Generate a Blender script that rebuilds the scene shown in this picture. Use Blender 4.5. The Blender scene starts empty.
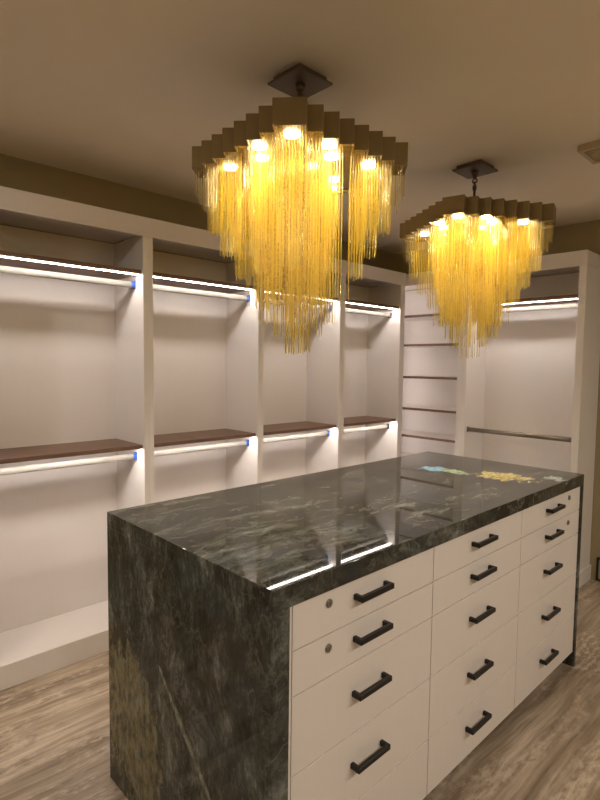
import bpy, bmesh, math, random
from mathutils import Vector, Matrix

random.seed(7)
scn = bpy.context.scene
col = scn.collection

# ------------------------------------------------------------------ helpers
class MB:
    """collects simple solids into one mesh"""
    def __init__(self):
        self.bm = bmesh.new()
    def box(self, x0, x1, y0, y1, z0, z1, bev=0.0, seg=2):
        if x0 > x1: x0, x1 = x1, x0
        if y0 > y1: y0, y1 = y1, y0
        if z0 > z1: z0, z1 = z1, z0
        t = bmesh.new()
        v = [t.verts.new(p) for p in ((x0, y0, z0), (x1, y0, z0), (x1, y1, z0), (x0, y1, z0),
                                      (x0, y0, z1), (x1, y0, z1), (x1, y1, z1), (x0, y1, z1))]
        for f in ((0, 3, 2, 1), (4, 5, 6, 7), (0, 1, 5, 4), (1, 2, 6, 5), (2, 3, 7, 6), (3, 0, 4, 7)):
            t.faces.new([v[i] for i in f])
        if bev > 0:
            bmesh.ops.bevel(t, geom=t.edges[:], offset=bev, segments=seg, profile=0.5, affect='EDGES')
        self._add(t)
        return self
    def cyl(self, c, r, h, axis='z', n=24, r2=None, sx=1.0, sy=1.0):
        """solid from c along axis for length h"""
        t = bmesh.new()
        bmesh.ops.create_cone(t, cap_ends=True, segments=n, radius1=r, radius2=r if r2 is None else r2, depth=h)
        bmesh.ops.translate(t, verts=t.verts[:], vec=(0, 0, h / 2))
        bmesh.ops.scale(t, verts=t.verts[:], vec=(sx, sy, 1))
        if axis == 'x':
            bmesh.ops.rotate(t, verts=t.verts[:], cent=(0, 0, 0), matrix=Matrix.Rotation(math.pi / 2, 3, 'Y'))
        elif axis == 'y':
            bmesh.ops.rotate(t, verts=t.verts[:], cent=(0, 0, 0), matrix=Matrix.Rotation(-math.pi / 2, 3, 'X'))
        bmesh.ops.translate(t, verts=t.verts[:], vec=c)
        self._add(t)
        return self
    def torus(self, c, R, r, n=16, m=8, axis='x'):
        t = bmesh.new()
        rings = []
        for i in range(n):
            a = 2 * math.pi * i / n
            ring = []
            for j in range(m):
                b = 2 * math.pi * j / m
                q = R + r * math.cos(b)
                p = Vector((r * math.sin(b), q * math.cos(a), q * math.sin(a)))
                if axis == 'y': p = Vector((p.y, p.x, p.z))
                if axis == 'z': p = Vector((p.y, p.z, p.x))
                ring.append(t.verts.new(p + Vector(c)))
            rings.append(ring)
        for i in range(n):
            for j in range(m):
                a, b = rings[i], rings[(i + 1) % n]
                t.faces.new((a[j], b[j], b[(j + 1) % m], a[(j + 1) % m]))
        bmesh.ops.recalc_face_normals(t, faces=t.faces[:])
        self._add(t)
        return self
    def _add(self, t):
        m = bpy.data.meshes.new('t'); t.to_mesh(m); t.free()
        self.bm.from_mesh(m); bpy.data.meshes.remove(m)
    def build(self, name, mat, parent=None, loc=None, label=None, smooth=False):
        m = bpy.data.meshes.new(name)
        self.bm.to_mesh(m); self.bm.free()
        if smooth:
            for p in m.polygons: p.use_smooth = True
        m.materials.append(mat)
        o = bpy.data.objects.new(name, m); col.objects.link(o)
        if parent is not None: o.parent = parent
        if loc is not None: o.location = loc
        if label: o['label'] = label
        return o

def thing(name, label, cat, loc=(0, 0, 0), rz=0.0, group=None):
    o = bpy.data.objects.new(name, None); col.objects.link(o)
    o.empty_display_size = 0.1
    o.location = loc; o.rotation_euler = (0, 0, rz)
    o['label'] = label; o['category'] = cat
    if group: o['group'] = group
    return o

def struct(o):
    o['kind'] = 'structure'
    return o

# ------------------------------------------------------------------ materials
def newmat(name):
    m = bpy.data.materials.new(name); m.use_nodes = True
    nt = m.node_tree; nt.nodes.clear()
    out = nt.nodes.new('ShaderNodeOutputMaterial')
    return m, nt, out

def N(nt, typ, **kw):
    n = nt.nodes.new(typ)
    for k, v in kw.items():
        if k.startswith('i_'):
            key = k[2:]
            n.inputs[int(key) if key.isdigit() else key.replace('_', ' ')].default_value = v
        else: setattr(n, k, v)
    return n

def ramp(nt, stops, interp='LINEAR'):
    r = nt.nodes.new('ShaderNodeValToRGB'); cr = r.color_ramp; cr.interpolation = interp
    while len(cr.elements) < len(stops): cr.elements.new(0.5)
    for e, (p, c) in zip(cr.elements, stops):
        e.position = p; e.color = c if len(c) == 4 else (*c, 1)
    return r

def mixc(nt, fac, a, b, blend='MIX'):
    n = nt.nodes.new('ShaderNodeMix'); n.data_type = 'RGBA'; n.blend_type = blend
    L = nt.links
    for sock, v in ((n.inputs[0], fac), (n.inputs[6], a), (n.inputs[7], b)):
        if hasattr(v, 'is_output'): L.new(v, sock)
        else: sock.default_value = v if not isinstance(v, tuple) or len(v) == 4 else (*v, 1)
    return n.outputs[2]

def math_n(nt, op, a, b=0.0, c=0.0, clamp=False):
    n = nt.nodes.new('ShaderNodeMath'); n.operation = op; n.use_clamp = clamp
    for i, v in enumerate((a, b, c)):
        if hasattr(v, 'is_output'): nt.links.new(v, n.inputs[i])
        else: n.inputs[i].default_value = v
    return n.outputs[0]

def simple(name, base, rough=0.5, metal=0.0, noise=0.0, scale=30, spec=0.5, bump=0.0, stretch=(1, 1, 1)):
    m, nt, out = newmat(name); L = nt.links
    p = N(nt, 'ShaderNodeBsdfPrincipled')
    p.inputs['Roughness'].default_value = rough; p.inputs['Metallic'].default_value = metal
    p.inputs['Specular IOR Level'].default_value = spec
    tc = N(nt, 'ShaderNodeTexCoord'); mp = N(nt, 'ShaderNodeMapping'); mp.inputs['Scale'].default_value = stretch
    L.new(tc.outputs['Object'], mp.inputs[0])
    nz = N(nt, 'ShaderNodeTexNoise'); nz.inputs['Scale'].default_value = scale; nz.inputs['Detail'].default_value = 4
    L.new(mp.outputs[0], nz.inputs[0])
    lo = tuple(c * (1 - noise) for c in base); hi = tuple(min(1, c * (1 + noise)) for c in base)
    r = ramp(nt, [(0.3, lo), (0.7, hi)])
    L.new(nz.outputs[0], r.inputs[0]); L.new(r.outputs[0], p.inputs['Base Color'])
    if bump > 0:
        b = N(nt, 'ShaderNodeBump'); b.inputs['Strength'].default_value = bump; b.inputs['Distance'].default_value = 0.002
        L.new(nz.outputs[0], b.inputs['Height']); L.new(b.outputs[0], p.inputs['Normal'])
    L.new(p.outputs[0], out.inputs[0])
    return m

def emit(name, colr, strength):
    m, nt, out = newmat(name)
    e = N(nt, 'ShaderNodeEmission'); e.inputs[0].default_value = (*colr, 1); e.inputs[1].default_value = strength
    nt.links.new(e.outputs[0], out.inputs[0])
    return m

STONE_A, STONE_B = 30, 47
LED_W = 23.0
LAMP_W = 2.1
M = {}
M['laminate'] = simple('white_laminate', (0.76, 0.72, 0.70), 0.42, noise=0.008, scale=140, stretch=(1, 1, .04))
M['drawer'] = simple('drawer_laminate', (0.74, 0.69, 0.665), 0.38, noise=0.01, scale=160, stretch=(1, 1, .05))
M['gap'] = simple('carcass_board', (0.035, 0.028, 0.022), 0.8)
M['wall'] = simple('wall_paint', (0.33, 0.275, 0.165), 0.8, noise=0.02, scale=8)
M['ceiling'] = simple('ceiling_paint', (0.84, 0.775, 0.68), 0.85, noise=0.015, scale=4)
M['ventmetal'] = simple('beige_vent_metal', (0.52, 0.43, 0.31), 0.5)
M['black'] = simple('black_metal', (0.012, 0.011, 0.011), 0.35, metal=0.3)
M['nickel'] = simple('satin_nickel', (0.26, 0.24, 0.21), 0.5, metal=0.0)
M['rodbronze'] = simple('brushed_bronze', (0.30, 0.255, 0.21), 0.35, metal=0.8)
M['chrome'] = simple('lock_chrome', (0.36, 0.35, 0.34), 0.38, metal=1.0)
M['blue'] = simple('blue_film', (0.02, 0.09, 0.42), 0.35)
M['plugblack'] = simple('dark_bracket', (0.10, 0.10, 0.13), 0.4, metal=.5)
M['bronze'] = simple('bronze_band', (0.25, 0.18, 0.08), 0.42, metal=0.75, noise=0.06, scale=10)
M['plate'] = simple('dark_bronze_plate', (0.15, 0.105, 0.072), 0.42, metal=0.6)
M['kick'] = simple('toe_kick_brown', (0.055, 0.042, 0.032), 0.6)
M['led'] = emit('led_light', (1.0, 0.90, 0.82), LED_W)
M['towerfill'] = emit('added_tower_glow', (1.0, 0.90, 0.84), 22.0)  # glow of the unseen strip added inside the shelf tower
M['channel'] = simple('led_channel_aluminium', (0.6, 0.58, 0.55), 0.4, metal=.8)
M['lamp'] = emit('lamp_light', (1.0, 0.90, 0.68), 26.0)

def walnut():
    m, nt, out = newmat('walnut'); L = nt.links
    tc = N(nt, 'ShaderNodeTexCoord'); mp = N(nt, 'ShaderNodeMapping'); mp.inputs['Scale'].default_value = (1.2, 14, 14)
    L.new(tc.outputs['Object'], mp.inputs[0])
    n1 = N(nt, 'ShaderNodeTexNoise'); n1.inputs['Scale'].default_value = 4; n1.inputs['Detail'].default_value = 6
    L.new(mp.outputs[0], n1.inputs[0])
    r = ramp(nt, [(0.25, (0.12, 0.062, 0.040)), (0.55, (0.185, 0.105, 0.07)), (0.8, (0.25, 0.15, 0.10))])
    L.new(n1.outputs[0], r.inputs[0])
    p = N(nt, 'ShaderNodeBsdfPrincipled'); p.inputs['Roughness'].default_value = 0.45
    L.new(r.outputs[0], p.inputs['Base Color']); L.new(p.outputs[0], out.inputs[0])
    return m
M['walnut'] = walnut()

def ell(nt, pos, c, ax, ang=0.0, plane='xy'):
    """1 inside an ellipse centred c, 0 outside, soft, in object space"""
    L = nt.links
    sub = N(nt, 'ShaderNodeVectorMath', operation='SUBTRACT'); L.new(pos, sub.inputs[0]); sub.inputs[1].default_value = c
    rot = N(nt, 'ShaderNodeVectorRotate'); rot.rotation_type = 'Z_AXIS' if plane == 'xy' else 'X_AXIS'
    rot.inputs['Angle'].default_value = ang
    L.new(sub.outputs[0], rot.inputs['Vector'])
    dv = N(nt, 'ShaderNodeVectorMath', operation='MULTIPLY'); L.new(rot.outputs[0], dv.inputs[0])
    dv.inputs[1].default_value = tuple(1 / a for a in ax)
    ln = N(nt, 'ShaderNodeVectorMath', operation='LENGTH'); L.new(dv.outputs[0], ln.inputs[0])
    return math_n(nt, 'SUBTRACT', 1.0, ln.outputs['Value'])

def stone():
    m, nt, out = newmat('dark_labradorite_stone'); L = nt.links
    tc = N(nt, 'ShaderNodeTexCoord'); pos = tc.outputs['Object']
    # domain warp
    wn = N(nt, 'ShaderNodeTexNoise'); wn.inputs['Scale'].default_value = 2.2; wn.inputs['Detail'].default_value = 5
    L.new(pos, wn.inputs[0])
    ws = N(nt, 'ShaderNodeVectorMath', operation='SCALE'); ws.inputs['Scale'].default_value = 0.16
    L.new(wn.outputs['Color'], ws.inputs[0])
    wp = N(nt, 'ShaderNodeVectorMath', operation='ADD'); L.new(pos, wp.inputs[0]); L.new(ws.outputs[0], wp.inputs[1])
    mp = N(nt, 'ShaderNodeMapping'); mp.inputs['Rotation'].default_value = (0.5, 0.3, math.radians(24)); mp.inputs['Scale'].default_value = (1.0, 3.2, 1.5)
    L.new(wp.outputs[0], mp.inputs[0])
    cl = N(nt, 'ShaderNodeTexNoise'); cl.inputs['Scale'].default_value = 3.4; cl.inputs['Detail'].default_value = 12; cl.inputs['Roughness'].default_value = 0.80
    L.new(mp.outputs[0], cl.inputs[0])
    base = ramp(nt, [(0.34, (0.010, 0.010, 0.008)), (0.45, (0.026, 0.026, 0.021)), (0.52, (0.050, 0.052, 0.044)), (0.59, (0.125, 0.132, 0.117)), (0.68, (0.32, 0.33, 0.30))])
    L.new(cl.outputs[0], base.inputs[0])
    # brown clouds
    bn = N(nt, 'ShaderNodeTexNoise'); bn.inputs['Scale'].default_value = 5.5; bn.inputs['Detail'].default_value = 6
    L.new(wp.outputs[0], bn.inputs[0])
    bf = ramp(nt, [(0.48, (0, 0, 0)), (0.68, (0.55, 0.55, 0.55))]); L.new(bn.outputs[0], bf.inputs[0])
    c1 = mixc(nt, bf.outputs[0], base.outputs[0], (0.050, 0.037, 0.024))
    # bluish clouds
    un = N(nt, 'ShaderNodeTexNoise'); un.inputs['Scale'].default_value = 3.0; un.inputs['Detail'].default_value = 5
    um = N(nt, 'ShaderNodeMapping'); um.inputs['Location'].default_value = (7, 3, 1); L.new(wp.outputs[0], um.inputs[0]); L.new(um.outputs[0], un.inputs[0])
    uf = ramp(nt, [(0.52, (0, 0, 0)), (0.7, (0.5, 0.5, 0.5))]); L.new(un.outputs[0], uf.inputs[0])
    c1 = mixc(nt, uf.outputs[0], c1, (0.045, 0.060, 0.068))
    # thin veins: |noise-.5| small
    def veins(scale, w, loc, strength, dst, colr):
        vm = N(nt, 'ShaderNodeMapping'); vm.inputs['Location'].default_value = loc
        vm.inputs['Rotation'].default_value = (0.4, 0.2, math.radians(30)); vm.inputs['Scale'].default_value = dst
        L.new(wp.outputs[0], vm.inputs[0])
        vn = N(nt, 'ShaderNodeTexNoise'); vn.inputs['Scale'].default_value = scale; vn.inputs['Detail'].default_value = 7; vn.inputs['Roughness'].default_value = 0.6
        L.new(vm.outputs[0], vn.inputs[0])
        a = math_n(nt, 'SUBTRACT', vn.outputs[0], 0.5); a = math_n(nt, 'ABSOLUTE', a)
        v = math_n(nt, 'DIVIDE', a, w); v = math_n(nt, 'SUBTRACT', 1.0, v, clamp=True)
        bk = N(nt, 'ShaderNodeTexNoise'); bk.inputs['Scale'].default_value = 4.0; bk.inputs['Detail'].default_value = 3
        L.new(vm.outputs[0], bk.inputs[0])
        br = ramp(nt, [(0.42, (0, 0, 0)), (0.62, (1, 1, 1))]); L.new(bk.outputs[0], br.inputs[0])
        v = math_n(nt, 'MULTIPLY', v, br.outputs[0]); v = math_n(nt, 'MULTIPLY', v, strength)
        return v, colr
    for args in ((2.2, 0.010, (0, 0, 0), 0.34, (1, 2.4, 1), (0.27, 0.27, 0.235)),
                 (3.5, 0.012, (3, 5, 2), 0.28, (2.0, .8, .7), (0.24, 0.24, 0.21)),
                 (5.0, 0.012, (9, 1, 4), 0.3, (.7, 2.2, 1), (0.21, 0.21, 0.18))):
        v, cc = veins(*args); c1 = mixc(nt, v, c1, cc)
    # iridescent mineral patches of their own shape
    fn = N(nt, 'ShaderNodeTexNoise'); fn.inputs['Scale'].default_value = 13; fn.inputs['Detail'].default_value = 7; fn.inputs['Roughness'].default_value = .7
    fm = N(nt, 'ShaderNodeMapping'); fm.inputs['Rotation'].default_value = (0, 0, math.radians(20)); fm.inputs['Scale'].default_value = (.8, 2.0, 1)
    L.new(pos, fm.inputs[0]); L.new(fm.outputs[0], fn.inputs[0])
    def patch(c, ax, ang, stops, edge=(0.30, 0.36), plane='xy', gain=0.9):
        nonlocal c1
        e = ell(nt, pos, c, ax, ang, plane)
        f2 = math_n(nt, 'MULTIPLY_ADD', fn.outputs[0], 1.9, -.95); s = math_n(nt, 'MULTIPLY_ADD', e, gain, f2)
        f = ramp(nt, [(edge[0], (0, 0, 0)), (edge[1], (1, 1, 1))]); L.new(s, f.inputs[0])
        pc = N(nt, 'ShaderNodeTexNoise'); pc.inputs['Scale'].default_value = 22; pc.inputs['Detail'].default_value = 6; pc.inputs['Roughness'].default_value = .7
        L.new(fm.outputs[0], pc.inputs[0])
        cr = ramp(nt, stops); L.new(pc.outputs[0], cr.inputs[0])
        c1 = mixc(nt, f.outputs[0], c1, cr.outputs[0])
    patch((1.535, 0.555, .958), (.10, .105, .05), math.radians(30), [(0.36, (0.10, 0.24, 0.30)), (0.5, (0.20, 0.46, 0.70)), (0.66, (0.42, 0.62, 0.80))])
    patch((1.55, 0.45, .958), (.075, .10, .05), math.radians(25), [(0.34, (0.11, 0.20, 0.13)), (0.5, (0.34, 0.47, 0.30)), (0.68, (0.62, 0.68, 0.52))])
    patch((1.625, 0.235, .958), (.125, .19, .05), math.radians(-20), [(0.30, (0.10, 0.11, 0.07)), (0.42, (0.36, 0.31, 0.10)), (0.53, (0.66, 0.53, 0.17)), (0.64, (0.80, 0.76, 0.55))])
    patch((1.765, 0.055, .958), (.12, .10, .05), math.radians(-30), [(0.36, (0.10, 0.12, 0.11)), (0.5, (0.34, 0.38, 0.38)), (0.68, (0.58, 0.62, 0.56))], edge=(.42, .55))
    # the near end slab: olive mineral patch and a thin pale seam
    patch((0, 0.715, 0.285), (.05, .215, .30), math.radians(STONE_A), [(0.34, (0.03, 0.045, 0.05)), (0.43, (0.115, 0.105, 0.062)), (0.56, (0.21, 0.182, 0.10)), (0.68, (0.17, 0.24, 0.28))], plane='yz', edge=(.08, .17))
    patch((0, 0.385, 0.43), (.05, .013, .24), math.radians(STONE_B), [(0.4, (0.10, 0.11, 0.09)), (0.6, (0.30, 0.31, 0.24))], plane='yz', edge=(.10, .35), gain=.7)
    p = N(nt, 'ShaderNodeBsdfPrincipled'); p.inputs['Roughness'].default_value = 0.025
    p.inputs['Specular IOR Level'].default_value = 0.24
    L.new(c1, p.inputs['Base Color']); L.new(p.outputs[0], out.inputs[0])
    return m
M['stone'] = stone()

def travertine():
    m, nt, out = newmat('vein_cut_travertine'); L = nt.links
    tc = N(nt, 'ShaderNodeTexCoord')
    wn = N(nt, 'ShaderNodeTexNoise'); wn.inputs['Scale'].default_value = 1.6; wn.inputs['Detail'].default_value = 4
    L.new(tc.outputs['Object'], wn.inputs[0])
    ws = N(nt, 'ShaderNodeVectorMath', operation='SCALE'); ws.inputs['Scale'].default_value = 0.09; L.new(wn.outputs['Color'], ws.inputs[0])
    ad = N(nt, 'ShaderNodeVectorMath', operation='ADD'); L.new(tc.outputs['Object'], ad.inputs[0]); L.new(ws.outputs[0], ad.inputs[1])
    mp = N(nt, 'ShaderNodeMapping'); mp.inputs['Scale'].default_value = (0.55, 5.5, 1); mp.inputs['Rotation'].default_value = (0, 0, math.radians(-3)); L.new(ad.outputs[0], mp.inputs[0])
    n1 = N(nt, 'ShaderNodeTexNoise'); n1.inputs['Scale'].default_value = 2.0; n1.inputs['Detail'].default_value = 9; n1.inputs['Roughness'].default_value = 0.62
    L.new(mp.outputs[0], n1.inputs[0])
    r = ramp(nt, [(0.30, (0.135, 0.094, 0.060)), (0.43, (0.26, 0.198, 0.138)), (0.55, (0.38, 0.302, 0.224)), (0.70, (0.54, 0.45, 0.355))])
    L.new(n1.outputs[0], r.inputs[0])
    # fine straight bedding lines
    m3 = N(nt, 'ShaderNodeMapping'); m3.inputs['Scale'].default_value = (1.6, 34, 1); L.new(ad.outputs[0], m3.inputs[0])
    n3 = N(nt, 'ShaderNodeTexNoise'); n3.inputs['Scale'].default_value = 2.0; n3.inputs['Detail'].default_value = 6; L.new(m3.outputs[0], n3.inputs[0])
    f4 = ramp(nt, [(0.32, (0.66, 0.62, 0.58)), (0.5, (1, 1, 1)), (0.68, (1.28, 1.28, 1.28))]); L.new(n3.outputs[0], f4.inputs[0])
    c0 = mixc(nt, .8, r.outputs[0], f4.outputs[0], 'MULTIPLY')
    # broken cream flecks and brown pits, gathered in some of the bands
    m2 = N(nt, 'ShaderNodeMapping'); m2.inputs['Scale'].default_value = (8, 19, 1); L.new(ad.outputs[0], m2.inputs[0])
    n2 = N(nt, 'ShaderNodeTexNoise'); n2.inputs['Scale'].default_value = 2.2; n2.inputs['Detail'].default_value = 8; n2.inputs['Roughness'].default_value = .72
    L.new(m2.outputs[0], n2.inputs[0])
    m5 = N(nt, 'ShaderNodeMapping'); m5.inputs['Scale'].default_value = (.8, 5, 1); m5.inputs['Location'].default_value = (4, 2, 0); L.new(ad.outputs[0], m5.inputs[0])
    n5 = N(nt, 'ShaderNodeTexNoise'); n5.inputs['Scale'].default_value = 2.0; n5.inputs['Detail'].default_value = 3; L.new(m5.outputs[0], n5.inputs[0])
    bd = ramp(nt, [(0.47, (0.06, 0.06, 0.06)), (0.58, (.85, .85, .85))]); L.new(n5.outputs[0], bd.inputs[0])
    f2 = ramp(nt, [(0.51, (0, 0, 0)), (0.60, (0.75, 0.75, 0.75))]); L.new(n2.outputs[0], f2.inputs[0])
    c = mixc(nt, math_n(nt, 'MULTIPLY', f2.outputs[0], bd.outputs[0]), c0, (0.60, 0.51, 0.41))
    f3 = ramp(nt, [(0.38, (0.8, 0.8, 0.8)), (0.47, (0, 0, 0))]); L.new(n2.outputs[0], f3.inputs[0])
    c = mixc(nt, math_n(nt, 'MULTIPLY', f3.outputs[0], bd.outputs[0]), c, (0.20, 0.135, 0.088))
    # slab joints
    sx = N(nt, 'ShaderNodeSeparateXYZ'); L.new(tc.outputs['Object'], sx.inputs[0])
    def joint(sock, period, off):
        a = math_n(nt, 'ADD', sock, off); a = math_n(nt, 'PINGPONG', a, period / 2)
        return math_n(nt, 'LESS_THAN', a, 0.0011)
    j = math_n(nt, 'MAXIMUM', joint(sx.outputs[0], 1.22, 0.35), joint(sx.outputs[1], 0.61, 0.32))
    jf = math_n(nt, 'MULTIPLY', j, 0.45)
    c = mixc(nt, jf, c, (0.16, 0.11, 0.075))
    p = N(nt, 'ShaderNodeBsdfPrincipled'); p.inputs['Roughness'].default_value = 0.42
    L.new(c, p.inputs['Base Color'])
    b = N(nt, 'ShaderNodeBump'); b.inputs['Strength'].default_value = .15; b.inputs['Distance'].default_value = .002
    L.new(n2.outputs[0], b.inputs['Height']); L.new(b.outputs[0], p.inputs['Normal'])
    L.new(p.outputs[0], out.inputs[0])
    return m
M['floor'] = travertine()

def rod_glass(name, dcol, tcol, gcol, wd, wt, wg, wx):
    """twisted art-glass: body colour, light carried through, surface glints and clear share"""
    m, nt, out = newmat(name); L = nt.links
    tc = N(nt, 'ShaderNodeTexCoord')
    wv = N(nt, 'ShaderNodeTexNoise'); wv.inputs['Scale'].default_value = 60; wv.inputs['Detail'].default_value = 2
    mp = N(nt, 'ShaderNodeMapping'); mp.inputs['Scale'].default_value = (1.5, 1.5, 2.2); L.new(tc.outputs['Object'], mp.inputs[0]); L.new(mp.outputs[0], wv.inputs[0])
    gi = N(nt, 'ShaderNodeNewGeometry'); oi = N(nt, 'ShaderNodeObjectInfo')
    rr = math_n(nt, 'ADD', gi.outputs['Random Per Island'], oi.outputs['Random']); rr = math_n(nt, 'FRACT', rr)
    rr = math_n(nt, 'MULTIPLY_ADD', wv.outputs[0], 1.3, rr); rr = math_n(nt, 'MULTIPLY', rr, .45)
    r = ramp(nt, [(0.2, tuple(c * q for c, q in zip(dcol, (.30, .22, .15)))), (0.5, tuple(c * .8 for c in dcol)), (0.8, dcol)]); L.new(rr, r.inputs[0])
    bp = N(nt, 'ShaderNodeBump'); bp.inputs['Strength'].default_value = .5; bp.inputs['Distance'].default_value = .001; L.new(wv.outputs[0], bp.inputs['Height'])
    d = N(nt, 'ShaderNodeBsdfDiffuse'); L.new(r.outputs[0], d.inputs[0])
    t = N(nt, 'ShaderNodeBsdfTranslucent'); L.new(mixc(nt, 1.0, r.outputs[0], (*tcol, 1), 'MULTIPLY'), t.inputs[0])
    g = N(nt, 'ShaderNodeBsdfGlossy'); g.inputs[0].default_value = (*gcol, 1); g.inputs['Roughness'].default_value = 0.22; L.new(bp.outputs[0], g.inputs['Normal'])
    x = N(nt, 'ShaderNodeBsdfTransparent'); x.inputs[0].default_value = (1.0, .97, .84, 1)
    def mix(f, a, b):
        n = N(nt, 'ShaderNodeMixShader'); n.inputs[0].default_value = f; L.new(a.outputs[0], n.inputs[1]); L.new(b.outputs[0], n.inputs[2]); return n
    s = mix(wt / (wd + wt), d, t); s = mix(wg / (wd + wt + wg), s, g); s = mix(wx, s, x)
    L.new(s.outputs[0], out.inputs[0])
    return m
M['amber'] = rod_glass('amber_rod_glass', (0.97, 0.79, 0.20), (1.0, 0.90, 0.36), (1.0, 0.92, 0.58), .36, .42, .22, .40)
M['clear'] = rod_glass('clear_rod_glass', (0.80, 0.70, 0.36), (0.92, 0.80, 0.42), (1.0, 0.95, 0.80), .22, .28, .50, .68)

# ------------------------------------------------------------------ dimensions (metres)
ZC = 2.468
YF, YB, YW = 1.679, 2.012, 2.035
ZT, ZR, ZP = 2.211, 2.125, 0.112
XE, XEB, XW = 2.881, 3.185, 3.21
XMIN, YMIN = -2.6, -2.7
PI = math.pi

# ------------------------------------------------------------------ setting
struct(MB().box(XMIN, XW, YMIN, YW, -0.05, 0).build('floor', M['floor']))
struct(MB().box(XMIN, XW, YMIN, YW, ZC, ZC + 0.05).build('ceiling', M['ceiling']))
struct(MB().box(XMIN - .05, XW + .05, YW, YW + .05, -0.05, ZC + .05).build('wall_left', M['wall']))
struct(MB().box(XW, XW + .05, YMIN - .05, YW, -0.05, ZC + .05).build('wall_back', M['wall']))
struct(MB().box(XMIN - .05, XMIN, YMIN - .05, YW, -0.05, ZC + .05).build('wall_front', M['wall']))
struct(MB().box(XMIN, XW, YMIN - .05, YMIN, -0.05, ZC + .05).build('wall_right', M['wall']))
struct(MB().box(XW - .014, XW, YMIN, -0.10, 0, .105, .004).build('baseboard_back', M['laminate']))

# ------------------------------------------------------------------ open wardrobe bays
def make_rod(x0, x1, y, z, parent, mat, bmat, label_b, axis='x', hw=.009, hh=.0165):
    """oval hanging rod with socket brackets at both ends"""
    m = MB()
    if axis == 'x': m.cyl((x0, y, z), hh, x1 - x0, 'x', 20, sx=1, sy=hw / hh)
    else: m.cyl((y, x0, z), hh, x1 - x0, 'y', 20, sx=hw / hh, sy=1)
    rod = m.build('hanging_rod', mat, parent, smooth=True)
    for e, s in ((x0, 1), (x1, -1)):
        b = MB()
        if axis == 'x':
            b.box(e, e + s * .004, y - .014, y + .014, z - .021, z + .021, .001)
            b.box(e, e + s * .018, y - .0105, y + .0105, z - .016, z + .0165, .003)
        else:
            b.box(y - .014, y + .014, e, e + s * .004, z - .021, z + .021, .001)
            b.box(y - .0105, y + .0105, e, e + s * .018, z - .016, z + .0165, .003)
        bo = b.build('rod_bracket', bmat, rod)
        if label_b: bo['label'] = label_b
    return rod

def make_bay(xp0, x0, x1, xp1, label, blue=True):
    """bay with inner width x0..x1; half posts reach out to xp0 / xp1"""
    c = (x0 + x1) / 2
    t = thing('open_wardrobe', label, 'wardrobe', (c, YF, 0), 0, 'open wardrobe bays along the long wall')
    D = YB + .012 - YF
    a, b = x0 - c, x1 - c
    pa, pb = xp0 - c, xp1 - c
    # side boards with the face post in front
    MB().box(pa, a, 0, D, 0, ZR, .0012, 1).build('side_panel', M['laminate'], t)
    MB().box(b, pb, 0, D, 0, ZR, .0012, 1).build('side_panel', M['laminate'], t)
    MB().box(a, b, YB - YF, D, ZP, ZR).build('back_panel', M['laminate'], t)
    MB().box(a, b, 0, YB - YF, 0, ZP, .0015, 1).build('plinth', M['laminate'], t)
    MB().box(a, b, .02, YB - YF, ZR + .004, ZT - .004).build('top_panel', M['laminate'], t)
    for zb, dz in ((1.926, .0042), (1.0174, .0008)):
        MB().box(a, b, .018, YB - YF, zb, zb + .02, .0015, 1).build('shelf', M['walnut'], t, label='dark walnut shelf board')
        ch = MB().box(a + .004, b - .004, .028, .050, zb - dz + .0025, zb).build('led_strip', M['channel'], t)
        MB().box(a + .006, b - .006, .030, .048, zb - dz, zb - dz + .003).build('light_diffuser', M['led'], ch, label='hidden glowing strip added to brighten the tower')
    br = M['blue'] if blue else M['plugblack']
    lb = 'blue film-wrapped rod bracket' if blue else None
    make_rod(a, b, .096, 1.877, t, M['nickel'], br, lb)
    make_rod(a, b, .096, 0.968, t, M['nickel'], br, lb)
    return t

d1a, d1b, d2a, d2b, d3a, d3b, d4a = .5606, .6162, 1.3248, 1.3714, 2.0726, 2.1296, 2.7908
dm = [(d1a + d1b) / 2, (d2a + d2b) / 2, (d3a + d3b) / 2]
make_bay(-.235, -.18, d1a, dm[0], 'open white wardrobe bay at the left edge of the photo, with blue rod brackets')
make_bay(dm[0], d1b, d2a, dm[1], 'open white wardrobe bay second from left, beside the bay cut by the photo edge')
make_bay(dm[1], d2b, d3a, dm[2], 'open white wardrobe bay behind the hanging tip of the large front chandelier')
make_bay(dm[2], d3b, d4a, 2.85, 'open white wardrobe bay in the corner, next to the narrow walnut-shelved tower', blue=False)
# continuous top rail over the four bays
t = MB().box(-.235, 2.85, YF - .006, YF + .019, ZR, ZT, .0015, 1).box(-.235, 2.85, YF - .006, YF + .024, ZR - .010, ZR, .001, 1)
struct(t.build('trim_1', M['laminate']))

# ------------------------------------------------------------------ end wall: shelf tower and double-hang bay
TY0, TY1 = 1.172, 1.98
t = thing('shelf_tower', 'narrow open white shelf tower with thin dark walnut shelves, in the corner', 'shelf', (XE, (TY0 + TY1) / 2, 0))
cy = (TY0 + TY1) / 2
DE = XEB - XE
MB().box(0, DE, 1.172 - cy, 1.2094 - cy, 0, ZR, .0012, 1).build('side_panel', M['laminate'], t)
MB().box(0, DE, 1.95 - cy, 1.98 - cy, 0, ZR, .0012, 1).build('side_panel', M['laminate'], t)
MB().box(DE, DE + .012, 1.172 - cy, 1.98 - cy, 0, ZR).build('back_panel', M['laminate'], t)
MB().box(0, DE, 1.2094 - cy, 1.95 - cy, 0, ZP, .0015, 1).build('plinth', M['laminate'], t)
MB().box(.02, DE, 1.2094 - cy, 1.95 - cy, ZR + .004, ZT - .004).build('top_panel', M['laminate'], t)
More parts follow.
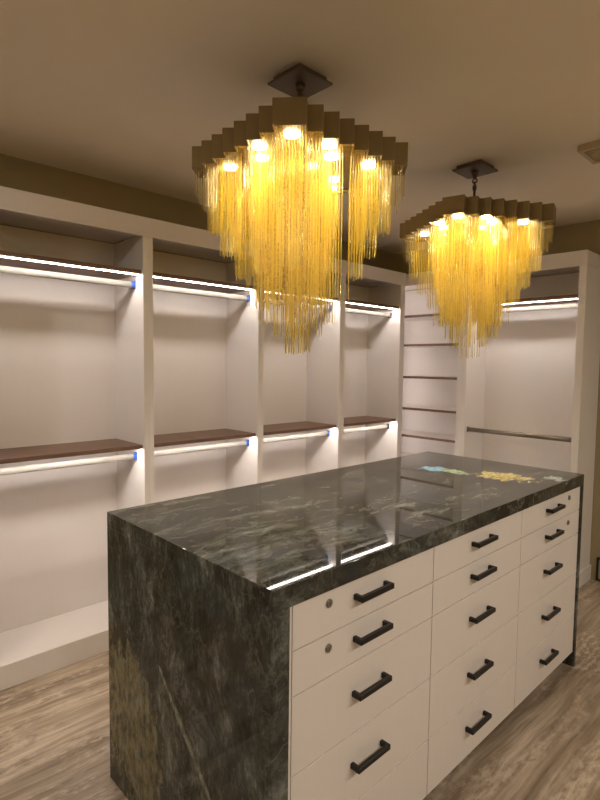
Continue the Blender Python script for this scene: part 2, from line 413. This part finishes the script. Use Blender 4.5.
for z in (.30, .50, .69, .8942, 1.1192, 1.3766, 1.6360, 1.8694):
    sh = MB().box(.0085, DE, 1.2094 - cy, 1.95 - cy, z - .009, z + .009).build('shelf', M['laminate'], t)
    MB().box(.004, .0083, 1.2094 - cy, 1.95 - cy, z - .0095, z + .0095, .0008, 1).build('edge_band', M['walnut'], sh, label='dark walnut front edge')
for ya, sg in ((1.9498, -1),):      # unseen upright glow strip, added to brighten the tower shelves
    za = [ZP] + [.30, .50, .69, .8942, 1.1192, 1.3766, 1.6360, 1.8694] + [ZR]
    for k in range(len(za) - 1):
        ch = MB().box(.012, .028, ya - cy, ya + sg * .007 - cy, za[k] + .012, za[k + 1] - .012).build('led_strip', M['channel'], t)  # housing of the added tower strip
        MB().box(.0145, .0255, ya + sg * .0065 - cy, ya + sg * .0095 - cy, za[k] + .015, za[k + 1] - .015).build('light_diffuser', M['towerfill'], ch, label='hidden glowing strip added to brighten the tower')

BY0, BY1 = .3303, 1.172
t = thing('open_wardrobe', 'open white wardrobe bay on the end wall, with a bare dark lower rod', 'wardrobe', (XE, (BY0 + BY1) / 2, 0))
cy = (BY0 + BY1) / 2
MB().box(0, DE + .024, BY0 - cy, .375 - cy, 0, ZR, .0012, 1).build('side_panel', M['laminate'], t)
MB().box(0, DE, 1.135 - cy, 1.172 - cy, 0, ZR, .0012, 1).build('side_panel', M['laminate'], t)
MB().box(DE, DE + .012, .375 - cy, 1.172 - cy, 0, ZR).build('back_panel', M['laminate'], t)
MB().box(0, DE, .375 - cy, 1.135 - cy, 0, ZP, .0015, 1).build('plinth', M['laminate'], t)
MB().box(.02, DE, .375 - cy, 1.135 - cy, ZR + .004, ZT - .004).build('top_panel', M['laminate'], t)
MB().box(0, DE + .024, BY0 - .012 - cy, BY0 - cy, 0, .105, .003).build('skirting', M['laminate'], t)
MB().box(.018, DE, .375 - cy, 1.135 - cy, 1.922, 1.942, .0015, 1).build('shelf', M['walnut'], t, label='dark walnut shelf board')
ch = MB().box(.028, .050, .379 - cy, 1.131 - cy, 1.915, 1.922).build('led_strip', M['channel'], t)
MB().box(.030, .048, .381 - cy, 1.129 - cy, 1.9125, 1.9155).build('light_diffuser', M['led'], ch, label='hidden glowing strip added to brighten the tower')
make_rod(.375 - cy, 1.135 - cy, .096, 1.877, t, M['nickel'], M['nickel'], None, axis='y')
make_rod(.375 - cy, 1.135 - cy, .048, .995, t, M['rodbronze'], M['rodbronze'], None, axis='y')
t = MB().box(XE - .006, XE + .019, BY0 - .001, TY1, ZR, ZT, .0015, 1).box(XE - .006, XE + .024, BY0, TY1, ZR - .010, ZR, .001, 1)
t.box(XE + .0195, XEB + .022, BY0 - .001, BY0 + .03, ZR + .0005, ZT, .0015, 1)
struct(t.build('trim_2', M['laminate']))

# ------------------------------------------------------------------ island
L_, D_, H_ = 1.9835, .8724, .958
TH = .053
w = thing('stone_countertop', 'polished dark green-black stone island top running down both ends to the floor', 'countertop', (0, 0, 0))
MB().box(0, L_, 0, D_, H_ - TH, H_, .0018, 2).build('top_slab', M['stone'], w)
MB().box(0, TH, 0, D_, 0, H_ - TH - .0002, .0018, 2).build('end_slab', M['stone'], w, label='near stone end slab with an olive-gold mineral patch')
MB().box(L_ - .022, L_, 0, D_, 0, H_ - TH - .0002, .0018, 2).build('end_slab', M['stone'], w, label='far stone end slab seen edge on')

def handle_mb(L):
    m = MB()
    h = .0155
    m.box(-L / 2, L / 2, -.031, -.019, -h / 2, h / 2, .0012, 1)
    for e in (-1, 1):
        m.box(e * L / 2, e * (L / 2 - .012), -.0195, 0, -h / 2, h / 2, .0012, 1)
    return m

rows = [(.9035, .7900), (.7860, .6760), (.6720, .4750), (.4710, .2700), (.2660, .076)]
cabs = [(.0555, .0690, .6750, .677, .359, 'cabinet of five white drawers at the near end of the island, left of the others', .193),
        (.677, .6790, 1.3160, 1.318, .984, 'middle cabinet of five white drawers in the island, without any locks', None),
        (1.318, 1.3200, 1.9595, 1.9612, 1.624, 'cabinet of five white drawers at the far end of the island, with two locks', 1.816)]
hmesh = None
for xa, xl, xr, xb, hx, lab, lock in cabs:
    ox = (xa + xb) / 2
    c = thing('drawer_cabinet', lab, 'cabinet', (ox, 0, 0), 0, 'drawer cabinets under the island top')
    yb = .030
    MB().box(xa - ox, xb - ox, yb, D_ - .012, .074, H_ - TH - .001).build('carcass', M['gap'], c)
    MB().box(xa - ox, xb - ox, D_ - .012, D_ - .002, .003, H_ - TH - .001).build('back_panel', M['drawer'], c)
    MB().box(xa - ox, xb - ox, .075, .095, 0, .0735).build('toe_kick', M['kick'], c, label='dark recessed toe kick')
    if xl - xa > .005:
        MB().box(xa - ox, xl - .0025 - ox, .008, yb, .076, .9045, .0008, 1).build('filler_strip', M['drawer'], c)
    for zi, (zt, zb) in enumerate(rows):
        fr = MB().box(xl - ox, xr - ox, .008, yb - .0005, zb, zt, .0004, 1).build('drawer', M['drawer'], c)
        zc = (zt + zb) / 2 + (.010 if zi < 2 else .015)
        if zi == 4: zc = .186
        if hmesh is None:
            h = handle_mb(.140).build('handle', M['black'], fr, (hx - ox, .008, zc), label='matte black square bar pull'); hmesh = h
        else:
            h = hmesh.copy(); col.objects.link(h); h.parent = fr; h.location = (hx - ox, .008, zc)
        if lock and zi < 2:
            m = MB().cyl((0, 0, 0), .0112, .004, 'y', 24)
            m.cyl((0, -.002, 0), .0085, .004, 'y', 24).box(-.0012, .0012, -.0035, 0, -.005, .005)
            m.build('lock', M['chrome'], fr, (lock - ox, .0045, zt - .034), label='round chrome key lock')

# ------------------------------------------------------------------ chandeliers
A_, S_, ZB, ZTP = .047, .0461, 2.1465, 2.2225
DD = A_ + 7 * S_
LENS = (.632, .575, .53, .47, .37, .295, .215, .13)

def level(e):
    return max(0, math.ceil((abs(e) - A_) / S_ - 1e-6))

lamp_spots = [(.285, 0), (.205, .11), (.205, -.11), (.11, .115), (.11, -.115), (.03, .24), (.03, -.24), (.03, .05), (-.03, -.06),
              (-.11, .115), (-.11, -.115), (-.205, .11), (-.205, -.11), (-.285, 0)]

def make_chandelier(cx, cy, deg, label, seed):
    rnd = random.Random(seed)
    th = math.radians(deg) + PI           # local +x faces the camera-side corner
    t = thing('chandelier', label, 'chandelier', (cx, cy, 0), th, 'amber glass rod chandeliers')
    inv = Matrix.Rotation(-th, 4, 'Z')
    # ceiling plate stays square to the room
    m = MB().box(-.066, .066, -.066, .066, ZC - .018, ZC, .001, 1)
    m.box(-.081, .081, -.081, .081, ZC - .026, ZC - .0185, .0012, 1)
    o = m.build('ceiling_plate', M['plate'], t); o.rotation_euler = (0, 0, -th)
    # stem: swivel, links and tube
    m = MB().cyl((0, 0, ZC - .046), .013, .02, 'z', 20, r2=.018).cyl((0, 0, ZC - .062), .0085, .018, 'z', 16)
    m.torus((0, 0, ZC - .072), .011, .0032, 18, 8, 'x').torus((0, 0, ZC - .088), .011, .0032, 18, 8, 'y')
    m.cyl((0, 0, ZC - .116), .010, .02, 'z', 16).cyl((0, 0, 2.150), .0062, ZC - .105 - 2.150, 'z', 16)
    m.cyl((0, 0, 2.20), .014, .02, 'z', 16)
    m.build('stem', M['plate'], t, smooth=True)
    # rod-holding plate
    m = MB()
    for k in range(8):
        e1 = A_ + k * S_
        e2 = DD - k * S_
        if k == 0: m.box(-e1 + .003, e1 - .003, -e2 + .005, e2 - .005, ZB + .012, ZB + .016)
        else:
            m.box(e1 - S_ - .003, e1 - .005, -e2 + .005, e2 - .005, ZB + .012, ZB + .016)
            m.box(-e1 + .005, -e1 + S_ + .003, -e2 + .005, e2 - .005, ZB + .012, ZB + .016)
    m.build('rod_plate', M['bronze'], t)
    # stepped band of flat panels
    sq = MB().box(-.002, .002, -S_ / 2 - .0015, S_ / 2 + .0015, ZB, ZTP, .0006, 1)
    wd = MB().box(-.002, .002, -A_, A_, ZB, ZTP, .0006, 1)
    sq_m = None; wd_m = None
    def panel(wide, x, y, rz):
        nonlocal sq_m, wd_m, sq, wd
        src = wd_m if wide else sq_m
        if src is None:
            src = (wd if wide else sq).build('frame_panel', M['bronze'], t)
            if wide: wd_m = src
            else: sq_m = src
            p = src
        else:
            p = src.copy(); col.objects.link(p); p.parent = t
        p.location = (x, y, 0); p.rotation_euler = (0, 0, rz)
    for s in (1, -1):
        panel(True, s * DD, 0, 0); panel(True, 0, s * DD, PI / 2)
    for s1 in (1, -1):
        for s2 in (1, -1):
            for k in range(1, 8):
                panel(False, s1 * (DD - k * S_), s2 * (A_ + (k - .5) * S_), 0)
                panel(False, s1 * (DD - (k - .5) * S_), s2 * (A_ + (k - 1) * S_), PI / 2)
    # lamps set into the plate
    lm = None
    for (x, y) in lamp_spots:
        if lm is None:
            lm = MB().cyl((0, 0, ZB + .006), .024, .006, 'z', 20).build('lamp', M['lamp'], t, (x, y, 0), label='bright warm downlight'); o = lm
        else:
            o = lm.copy(); col.objects.link(o); o.parent = t; o.location = (x, y, 0)
    # rods
    G = S_ / 5
    rods = []
    n = int(DD / G) + 1
    for i in range(-n, n):
        for j in range(-n, n):
            x, y = (i + .5) * G, (j + .5) * G
            l1, l2 = level(x), level(y)
            lv = l1 + l2
            if lv > 7: continue
            if .156 < abs(x) < .178 or .156 < abs(y) < .178: continue
            if abs(x) > DD - .004 or abs(y) > DD - .004: continue
            if (i % 3 if max(abs(x), abs(y)) > .17 else i % 2): continue
            if any((x - a) ** 2 + (y - b) ** 2 < .016 ** 2 for a, b in lamp_spots): continue
            x += rnd.uniform(-.0006, .0006); y += rnd.uniform(-.0006, .0006)
            ln = LENS[lv] + rnd.uniform(-.010, .008)
            if lv == 7 and max(0, abs(x) - A_) + max(0, abs(y) - A_) > 6.5 * S_: ln -= .04
            if lv <= 2 and rnd.random() < .66: ln = rnd.uniform(.40, .475)
            if lv == 3 and rnd.random() < .4: ln -= rnd.uniform(.02, .08)
            rods.append((x, y, lv, ln))
    # the rods one sees best: nearest to the camera side, spread over the width
    cam_dir = inv @ Vector((CAM[0] - cx, CAM[1] - cy, 0)); cam_dir.z = 0; cam_dir.normalize()
    side = Vector((-cam_dir.y, cam_dir.x, 0))
    bins = {}
    for q, (x, y, lv, ln) in enumerate(rods):
        dep = x * cam_dir.x + y * cam_dir.y; lat = x * side.x + y * side.y
        bins.setdefault(int(math.floor(lat / .0148)), []).append((-dep, q))
    pick = []
    rank = 0
    while len(pick) < 100:
        for b in sorted(bins):
            bb = sorted(bins[b])
            if rank < len(bb) and len(pick) < 100: pick.append(bb[rank][1])
        rank += 1
    pick = set(pick)
    RAD = .0014
    unit = {}
    for key, mat in (('clear', M['clear']), ('amber', M['amber'])):
        me_mb = MB().cyl((0, 0, -1), RAD, 1, 'z', 7)
        me = bpy.data.meshes.new('glass_rod'); me_mb.bm.to_mesh(me); me_mb.bm.free(); me.materials.append(mat)
        for p in me.polygons: p.use_smooth = len(p.vertices) == 4
        unit[key] = me
    bm = bmesh.new()
    tpl = [(RAD * math.cos(2 * PI * k / 6), RAD * math.sin(2 * PI * k / 6)) for k in range(6)]
    for q, (x, y, lv, ln) in enumerate(rods):
        clear = lv == 7
        if q in pick:
            o = bpy.data.objects.new('glass_rod', unit['clear' if clear else 'amber']); col.objects.link(o)
            o.parent = t; o.location = (x, y, ZB + .012); o.scale = (1, 1, ln + .012)
            continue
        a = [bm.verts.new((x + u, y + v, ZB + .012)) for u, v in tpl]
        b = [bm.verts.new((x + u, y + v, ZB - ln)) for u, v in tpl]
        for k in range(6):
            f = bm.faces.new((b[k], b[(k + 1) % 6], a[(k + 1) % 6], a[k])); f.smooth = True; f.material_index = 1 if clear else 0
        f = bm.faces.new(b[::-1]); f.material_index = 1 if clear else 0
    me = bpy.data.meshes.new('rod_curtain'); bm.to_mesh(me); bm.free()
    me.materials.append(M['amber']); me.materials.append(M['clear'])
    o = bpy.data.objects.new('rod_curtain', me); col.objects.link(o); o.parent = t
    o['kind'] = 'stuff'; o['label'] = 'dense curtain of hanging amber glass rods'
    # lamp light: small downlights
    for i, (x, y) in enumerate(lamp_spots):
        ld = bpy.data.lights.new('lamp_light', 'SPOT'); ld.spot_size = math.radians(110); ld.spot_blend = .8; ld.energy = LAMP_W; ld.color = (1.0, .88, .66); ld.shadow_soft_size = .014
        lo = bpy.data.objects.new('lamp_light', ld); col.objects.link(lo); lo.parent = t; lo.location = (x, y, ZB - .022)
    return t

CAM = Vector((-.76903, -.88158, 1.47026))
make_chandelier(.555, .517, 42.0, 'large tiered amber glass rod chandelier nearer the camera, over the near half of the island', 3)
make_chandelier(1.742, .493, 14.9, 'tiered amber glass rod chandelier farther away, over the far half of the island', 5)

# ------------------------------------------------------------------ small things
v = thing('ceiling_vent', 'shallow beige ceiling vent at the right edge of the photo', 'vent', (1.935, -.125, ZC))
m = MB().box(-.105, -.085, -.17, .17, -.030, 0, .002, 1).box(.085, .105, -.17, .17, -.030, 0, .002, 1)
m.box(-.0848, .0848, -.17, -.15, -.030, 0, .002, 1).box(-.0848, .0848, .15, .17, -.030, 0, .002, 1)
m.build('frame', M['ventmetal'], v)
m = MB()
for k in range(6):
    x = -.07 + k * .028
    m.box(x - .009, x + .009, -.1495, .1495, -.022, -.018)
m.build('louvre', M['ventmetal'], v)
MB().box(-.0845, .0845, -.1495, .1495, -.006, 0).build('backing_plate', M['gap'], v)

v = thing('wall_vent', 'low black-framed panel at floor level beside the end wardrobe bay', 'vent', (XW, .08, 0))
m = MB().box(-.012, 0, .192, .204, .012, .17).box(-.012, 0, -.204, -.192, .012, .17).box(-.012, 0, -.1915, .1915, .158, .17).box(-.012, 0, -.1915, .1915, .012, .02)
m.build('frame', M['black'], v)
MB().box(-.006, 0, -.1915, .1915, .0205, .1575).build('panel', M['wall'], v)

# ------------------------------------------------------------------ light
def area(name, loc, size, energy, colr, rot=(0, 0, 0)):
    ld = bpy.data.lights.new(name, 'AREA'); ld.shape = 'DISK'; ld.size = size; ld.energy = energy; ld.color = colr
    o = bpy.data.objects.new(name, ld); col.objects.link(o); o.location = loc; o.rotation_euler = rot
    return o
# unseen fill discs under the ceiling, added to brighten drawers and floor
for x, y, e in ((-.5, -2.1, 9.5), (.75, -2.1, 9.5), (2.0, -2.1, 8.5), (-1.35, .75, 9.0), (-2.0, -.6, 4.0)):
    area('added_fill_light', (x, y, ZC - .004), .16, e, (1.0, .90, .78))

wd = bpy.data.worlds.new('world'); scn.world = wd; wd.use_nodes = True
bg = wd.node_tree.nodes['Background']; bg.inputs[0].default_value = (1.0, .84, .66, 1); bg.inputs[1].default_value = 0.02

# ------------------------------------------------------------------ camera
y, p, r = math.radians(46.2010), math.radians(-3.8243), math.radians(.6780)
fw = Vector((math.cos(p) * math.cos(y), math.cos(p) * math.sin(y), math.sin(p)))
rt = fw.cross(Vector((0, 0, 1))).normalized(); up = rt.cross(fw)
rt2 = math.cos(r) * rt + math.sin(r) * up; up2 = -math.sin(r) * rt + math.cos(r) * up
cd = bpy.data.cameras.new('camera'); cd.sensor_fit = 'HORIZONTAL'; cd.sensor_width = 36; cd.lens = 532.436 / 600 * 36
cd.clip_start = .02
co = bpy.data.objects.new('camera', cd); col.objects.link(co)
mw = Matrix((rt2, up2, -fw)).transposed().to_4x4(); mw.translation = CAM
co.matrix_world = mw
scn.camera = co

vs = scn.view_settings
vs.view_transform = 'Standard'; vs.look = 'None'; vs.exposure = 1.1; vs.gamma = 1.0; vs.use_curve_mapping = False
scn.cycles.max_bounces = 10; scn.cycles.diffuse_bounces = 6; scn.cycles.glossy_bounces = 4
scn.cycles.transparent_max_bounces = 40; scn.cycles.sample_clamp_indirect = 4.0
scn.cycles.use_denoising = True
